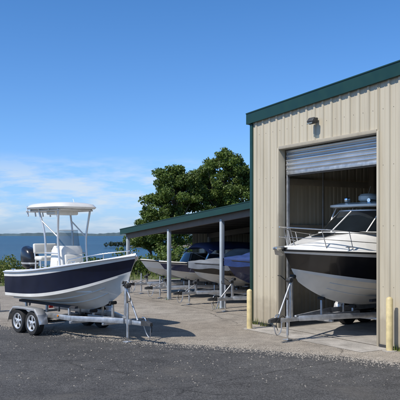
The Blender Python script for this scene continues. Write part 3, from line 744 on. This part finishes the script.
# ---------------------------------------------------------------- boats in the shed
def shedboat(name,x,y,L,B,mats,kind,zk=.55,zs0=1.15,zs1=1.4,rot=0,seed=0,strip='white'):
    hdl=RZ-math.pi/2+R(rot)
    hv=Vector((math.cos(hdl),math.sin(hdl),0)); bp=W(x,y); P=bp-hv*L
    Hh=Hull(L,B,zk,zk+.25,zs0,zs1,2.6); e=empty(name,P,hdl)
    Hh.build(e,mats[0],mats[1],strip,.84,30)
    if kind=='cover': Hh.cover(e,[(0,.12),(.15,.25),(.4,.42),(.6,.52),(.72,.40),(.85,.22),(1,.05)],mats[2],seed)
    elif kind=='cover2': Hh.cover(e,[(0,.15),(.2,.3),(.45,.32),(.58,.62),(.68,.3),(.85,.14),(1,.03)],mats[2],seed)
    else:
        Hh.liner(e,zk+.4,.80,.16)
        vs=[];fs=[]
        for k in range(15):
            a=-math.pi/2+math.pi*k/14
            s_=Hh.sheer(.6)
            vs+=[(L*.5+.55*max(0,math.cos(a))**.7,(s_.y-.12)*math.sin(a),Hh.sheer(.6).z+.03),(L*.5-.1+.4*max(0,math.cos(a))**.7,(s_.y-.18)*math.sin(a),Hh.sheer(.6).z+.42)]
        for k in range(14): fs.append((2*k,2*k+2,2*k+3,2*k+1))
        mesh('windshield',vs,fs,'tint',e,True,60)
        tube('windshield_frame',[vs[2*k+1] for k in range(15)],.014,'alu',e,6)
        for sg in (1,-1):
            box('seat',(.45,.45,.5),(L*.42,sg*.45,zk+.65),'vinyl',e,bev=.05); box('seat_back',(.12,.45,.45),(L*.37,sg*.45,zk+1.05),'vinyl',e,bev=.04)
        if kind=='bimini':
            zt=zs1+.72; xs_=[L*.2,L*.36,L*.52,L*.70]
            vs=[];fs=[]
            for i in range(13):
                xx=xs_[0]+(xs_[-1]-xs_[0])*i/12
                for k in range(11):
                    a=-1+k/5; vs.append((xx,a*(B/2-.05),zt-.26*abs(a)**3.0-.05*math.cos(i/12*6.28)*.5-(.16 if i in(0,12) else 0)))
            for i in range(12):
                for k in range(10): fs.append((i*11+k,i*11+k+1,(i+1)*11+k+1,(i+1)*11+k))
            c=mesh('bimini_canvas',vs,fs,mats[2],e,True,60); c.modifiers.new('s','SOLIDIFY').thickness=.02
            for sg in (1,-1):
                for xx in xs_: tube('bimini_bow',[(L*.42,sg*(B/2-.08),Hh.sheer(.4).z+.03),(xx,sg*(B/2-.07),zt-.24)],.013,'alu',e,6)
    outboard(e,.02,0,zs0,.9,0)
    trailer('boat_trailer',P,hdl,L,B,[L*.34],L+.45,.42,Hh,.3,'galv',L-.3)
    return e
shedboat('covered_runabout_boat',-2.62,.8,5.6,2.3,('bluehull','bluehull','tarpblue2'),'cover',.6,1.3,1.62,0,1,'bluehull')
shedboat('covered_runabout_boat',-5.1,.95,5.4,2.1,('whitehull','black','tarpgrey'),'cover2',.55,1.2,1.44,2,2,'black')
shedboat('bowrider_boat',-7.75,1.2,5.4,2.1,('whitehull','bluehull','tarpblue'),'bimini',.55,1.15,1.38,-1,3,'white')
shedboat('motor_boat',-9.95,1.5,5.2,2.0,('whitehull','white','tarpblue2'),'open',.55,1.12,1.38,1,4,'white')

# ---------------------------------------------------------------- foliage
def leafmesh(name,centers,per,size,mat,parent=None,seed=0,flat=.8):
    rg=np.random.RandomState(seed); cs=[];
    for (c,r) in centers:
        n=int(per*r*r*4)
        d=rg.normal(size=(n,3)); d/=np.linalg.norm(d,axis=1)[:,None]
        rad=r*rg.uniform(.25,1.15,(n,1))**.6
        cs.append(np.array(c)+d*rad*np.array([1,1,flat]))
    P=np.concatenate(cs); n=len(P)
    a=rg.normal(size=(n,3)); a/=np.linalg.norm(a,axis=1)[:,None]
    b=np.cross(a,rg.normal(size=(n,3))); b/=np.linalg.norm(b,axis=1)[:,None]
    s=size*rg.uniform(.6,1.3,(n,1)); 
    V=np.stack([P-a*s,P-b*s*.5,P+a*s,P+b*s*.5],1).reshape(-1,3)
    me=bpy.data.meshes.new(name); me.vertices.add(4*n); me.vertices.foreach_set('co',V.ravel())
    me.loops.add(4*n); me.loops.foreach_set('vertex_index',np.arange(4*n)); me.polygons.add(n)
    me.polygons.foreach_set('loop_start',np.arange(0,4*n,4)); me.polygons.foreach_set('loop_total',np.full(n,4)); me.update(calc_edges=True); me.validate()
    me.materials.append(M[mat]); o=bpy.data.objects.new(name,me); scene.collection.objects.link(o)
    if parent: o.parent=parent
    return o
def tree(loc,h,lobes,seed,trunk=.22):
    rg=random.Random(seed); e=empty('deciduous_tree',loc)
    top=h*.75
    tp=[(0,0,-.1),(.05,.03,h*.15),(-.05,.08,h*.35),(.1,0,h*.55),(.05,.05,top)]
    tube('trunk',arc(tp,4),[trunk*(1-.85*i/16) for i in range(17)],'bark',e,10)
    cl=[]
    for (lx,ly,lz,rx,rz,n) in lobes:
        for k in range(n):
            d=Vector((rg.gauss(0,1),rg.gauss(0,1),rg.gauss(0,1))).normalized()*(rg.uniform(.35,1.15)**.5)
            c=Vector((lx+d.x*rx,ly+d.y*rx,lz+d.z*rz)); cl.append((c,rg.uniform(.2,.52)))
    for (c,r) in cl[::4]:
        b=Vector((0,0,rg.uniform(h*.25,h*.55))); mid=b.lerp(c,.5)+Vector((0,0,.2))
        tube('limb',arc([b,mid,c],3),[.07,.065,.055,.045,.03,.02,.012],'bark',e,6)
    leafmesh('crown',[(tuple(c),r) for c,r in cl],300,.088,'leaf',e,seed,.7)
    return e
def P3(u,Y): return ((u-200)/F*Y,Y,0)
tree(P3(222,47),8.4,[(0,0,6.0,1.8,1.6,60),(.3,0,7.25,1.0,.85,30),(-1.1,.2,5.0,1.4,1.2,36),(1.2,-.2,4.9,1.2,1.3,36),(0,0,3.6,2.1,1.0,34),(-1.3,0,6.4,.7,.6,16),(1.5,0,6.5,.7,.6,16)],11,.26)
tree(P3(175,46),7.2,[(0,0,5.2,1.35,1.2,44),(-.3,0,6.2,.8,.7,24),(-1.2,0,4.1,1.0,.9,30),(1.1,.2,4.6,1.1,1.1,30),(0,0,2.9,1.9,1.0,34),(.9,0,5.9,.6,.5,14)],12,.2)
tree(P3(250,52),7.8,[(0,0,5.4,1.6,1.5,44),(-.5,0,6.5,.9,.9,24)],13,.2)
tree(P3(151,48),4.6,[(0,0,3.0,1.1,1.0,30),(-.6,0,2.2,1.0,.7,22),(.6,0,2.0,1,.9,20)],14,.12)
def shrub(name,loc,w,h,n,seed,mat='leaf2',size=.07,per=150):
    rg=random.Random(seed); e=empty(name,loc); cl=[]
    for k in range(n): cl.append(((rg.uniform(-w,w),rg.uniform(-.6,.6),rg.uniform(.15,h)*rg.uniform(.6,1)),rg.uniform(.2,.42)))
    for c,r in cl[::3]: tube('stem',[(c[0]*.7,c[1]*.7,0),c],[.02,.008],'bark',e,5)
    leafmesh('leaves',cl,per,size,mat,e,seed)
shrub('shrub',px(-4,283),1.3,1.25,30,21); shrub('shrub',px(-45,281),1.6,1.4,26,22); shrub('shrub',(-6.6,36.5,0),1.2,.5,16,23)
shrub('shrub',(-8.4,36,0),1.6,.75,26,50); shrub('shrub',(-12.5,39,0),2.2,1.0,30,51)
for i,(x,y,hh) in enumerate([(-3.6,43,1.7),(-1.2,44,2.3),(1.2,45,2.6),(3.6,45,2.8),(6.2,47,3.0),(-5.4,44,1.0),(0,42,1.8),(2.6,42,2.0)]):
    shrub('shrub',(x,y,0),1.7,hh,46,24+i,'leaf',.09,110)
shrub('shrub',(-11,40,0),2.4,.6,22,40)
rg=np.random.RandomState(3)
def blades(name,pts,hmin,hmax,mat,wd=.03):
    V=[];Fc=[]
    for (x,y,z) in pts:
        hh=rg.uniform(hmin,hmax); a=rg.uniform(0,6.28); ln=rg.normal(0,.25*hh,2); k=len(V)
        V+=[(x-math.cos(a)*wd,y-math.sin(a)*wd,z),(x+math.cos(a)*wd,y+math.sin(a)*wd,z),(x+ln[0],y+ln[1],z+hh)]; Fc.append((k,k+1,k+2))
    mesh(name,V,Fc,mat)
pts=[]
for i in range(11000):
    x=rg.uniform(-24,8); y=rg.uniform(30,56)
    if y< (30 if x<-14 else 32+(x+10)*.7 if x<-6 else 36+(x+6)*.6): continue
    pts.append((x,y,th(x,y)))
blades('bank_grass',pts,.12,.42,'leaf2')
# weeds along wall base and posts
pts=[]
for k in range(26):
    lx=rg.uniform(.05,1.0) if rg.rand()<.5 else rg.uniform(4.9,7.5); c=W(lx,-.09-rg.uniform(0,.05))
    for j in range(int(rg.uniform(4,12))): pts.append((c.x+rg.normal(0,.035),c.y+rg.normal(0,.035),.004))
for px_ in posts:
    c=W(px_,Y0-.1)
    for j in range(12): pts.append((c.x+rg.normal(0,.1),c.y+rg.normal(0,.06),.01))
blades('wall_weeds',pts,.05,.2,'leaf2',.009)
# loose gravel scattered on the pavement, thickest along the asphalt edge
V=[];Fc=[]
def peb(x,y,r,z=.006):
    k=len(V); 
    for (a,b,c) in ((1,0,0),(0,1,0),(-1,0,0),(0,-1,0),(0,0,.7)): V.append((x+a*r*rg.uniform(.7,1.2),y+b*r*rg.uniform(.7,1.2),z+c*r))
    Fc.extend([(k,k+1,k+4),(k+1,k+2,k+4),(k+2,k+3,k+4),(k+3,k,k+4)])
for i in range(5200):
    j=rg.randint(1,len(E)-2); t=rg.rand(); p=E[j].lerp(E[j+1],t); d=rg.normal(0,.28); peb(p.x+rg.normal(0,.1),p.y+d,rg.uniform(.006,.02),.008)
for i in range(3500):
    peb(rg.uniform(-9,6),rg.uniform(11,30),rg.uniform(.006,.018),.008)
mesh('loose_gravel',V,Fc,'stone')
V=[];Fc=[]
for i in range(160):
    x=random.uniform(-30,6); sh=57+3*math.sin(x*.09)+1.5*math.sin(x*.31); c=Vector((x,sh+random.uniform(0,2.6),-.5-random.random()*.6)); r=random.uniform(.25,.7)
    bm=bmesh.new(); bmesh.ops.create_icosphere(bm,subdivisions=1,radius=r); k=len(V)
    for v in bm.verts: V.append(c+Vector((v.co.x*random.uniform(.8,1.3),v.co.y*random.uniform(.8,1.2),v.co.z*random.uniform(.5,.9))))
    for f in bm.faces: Fc.append(tuple(k+v.index for v in f.verts))
    bm.free()
mesh('shoreline_rocks',V,Fc,'rock')
HL=empty('headland',(0,0,0)); vs=[];fs=[];n=60;m=9
for i in range(n+1):
    x=-31+i*1.6; env=min(1,i/14)
    for k in range(m):
        a=-1+2*k/(m-1); vs.append((x,205+a*9*env+.06*x,-1.8+(1-a*a)*env*(1.7+.4*math.sin(i*.9)+.3*random.random())))
for i in range(n):
    for k in range(m-1): fs.append((i*m+k,i*m+k+1,(i+1)*m+k+1,(i+1)*m+k))
mesh('headland_ground',vs,fs,'rock',HL)
cl=[((-27+i*.36+random.random(),203+random.uniform(-6,4),-.5+random.random()*min(2.2,.4+i*.03)),random.uniform(.5,1.0)) for i in range(190)]
leafmesh('headland_scrub',cl,22,.26,'leaf3',HL,5)
print('done')
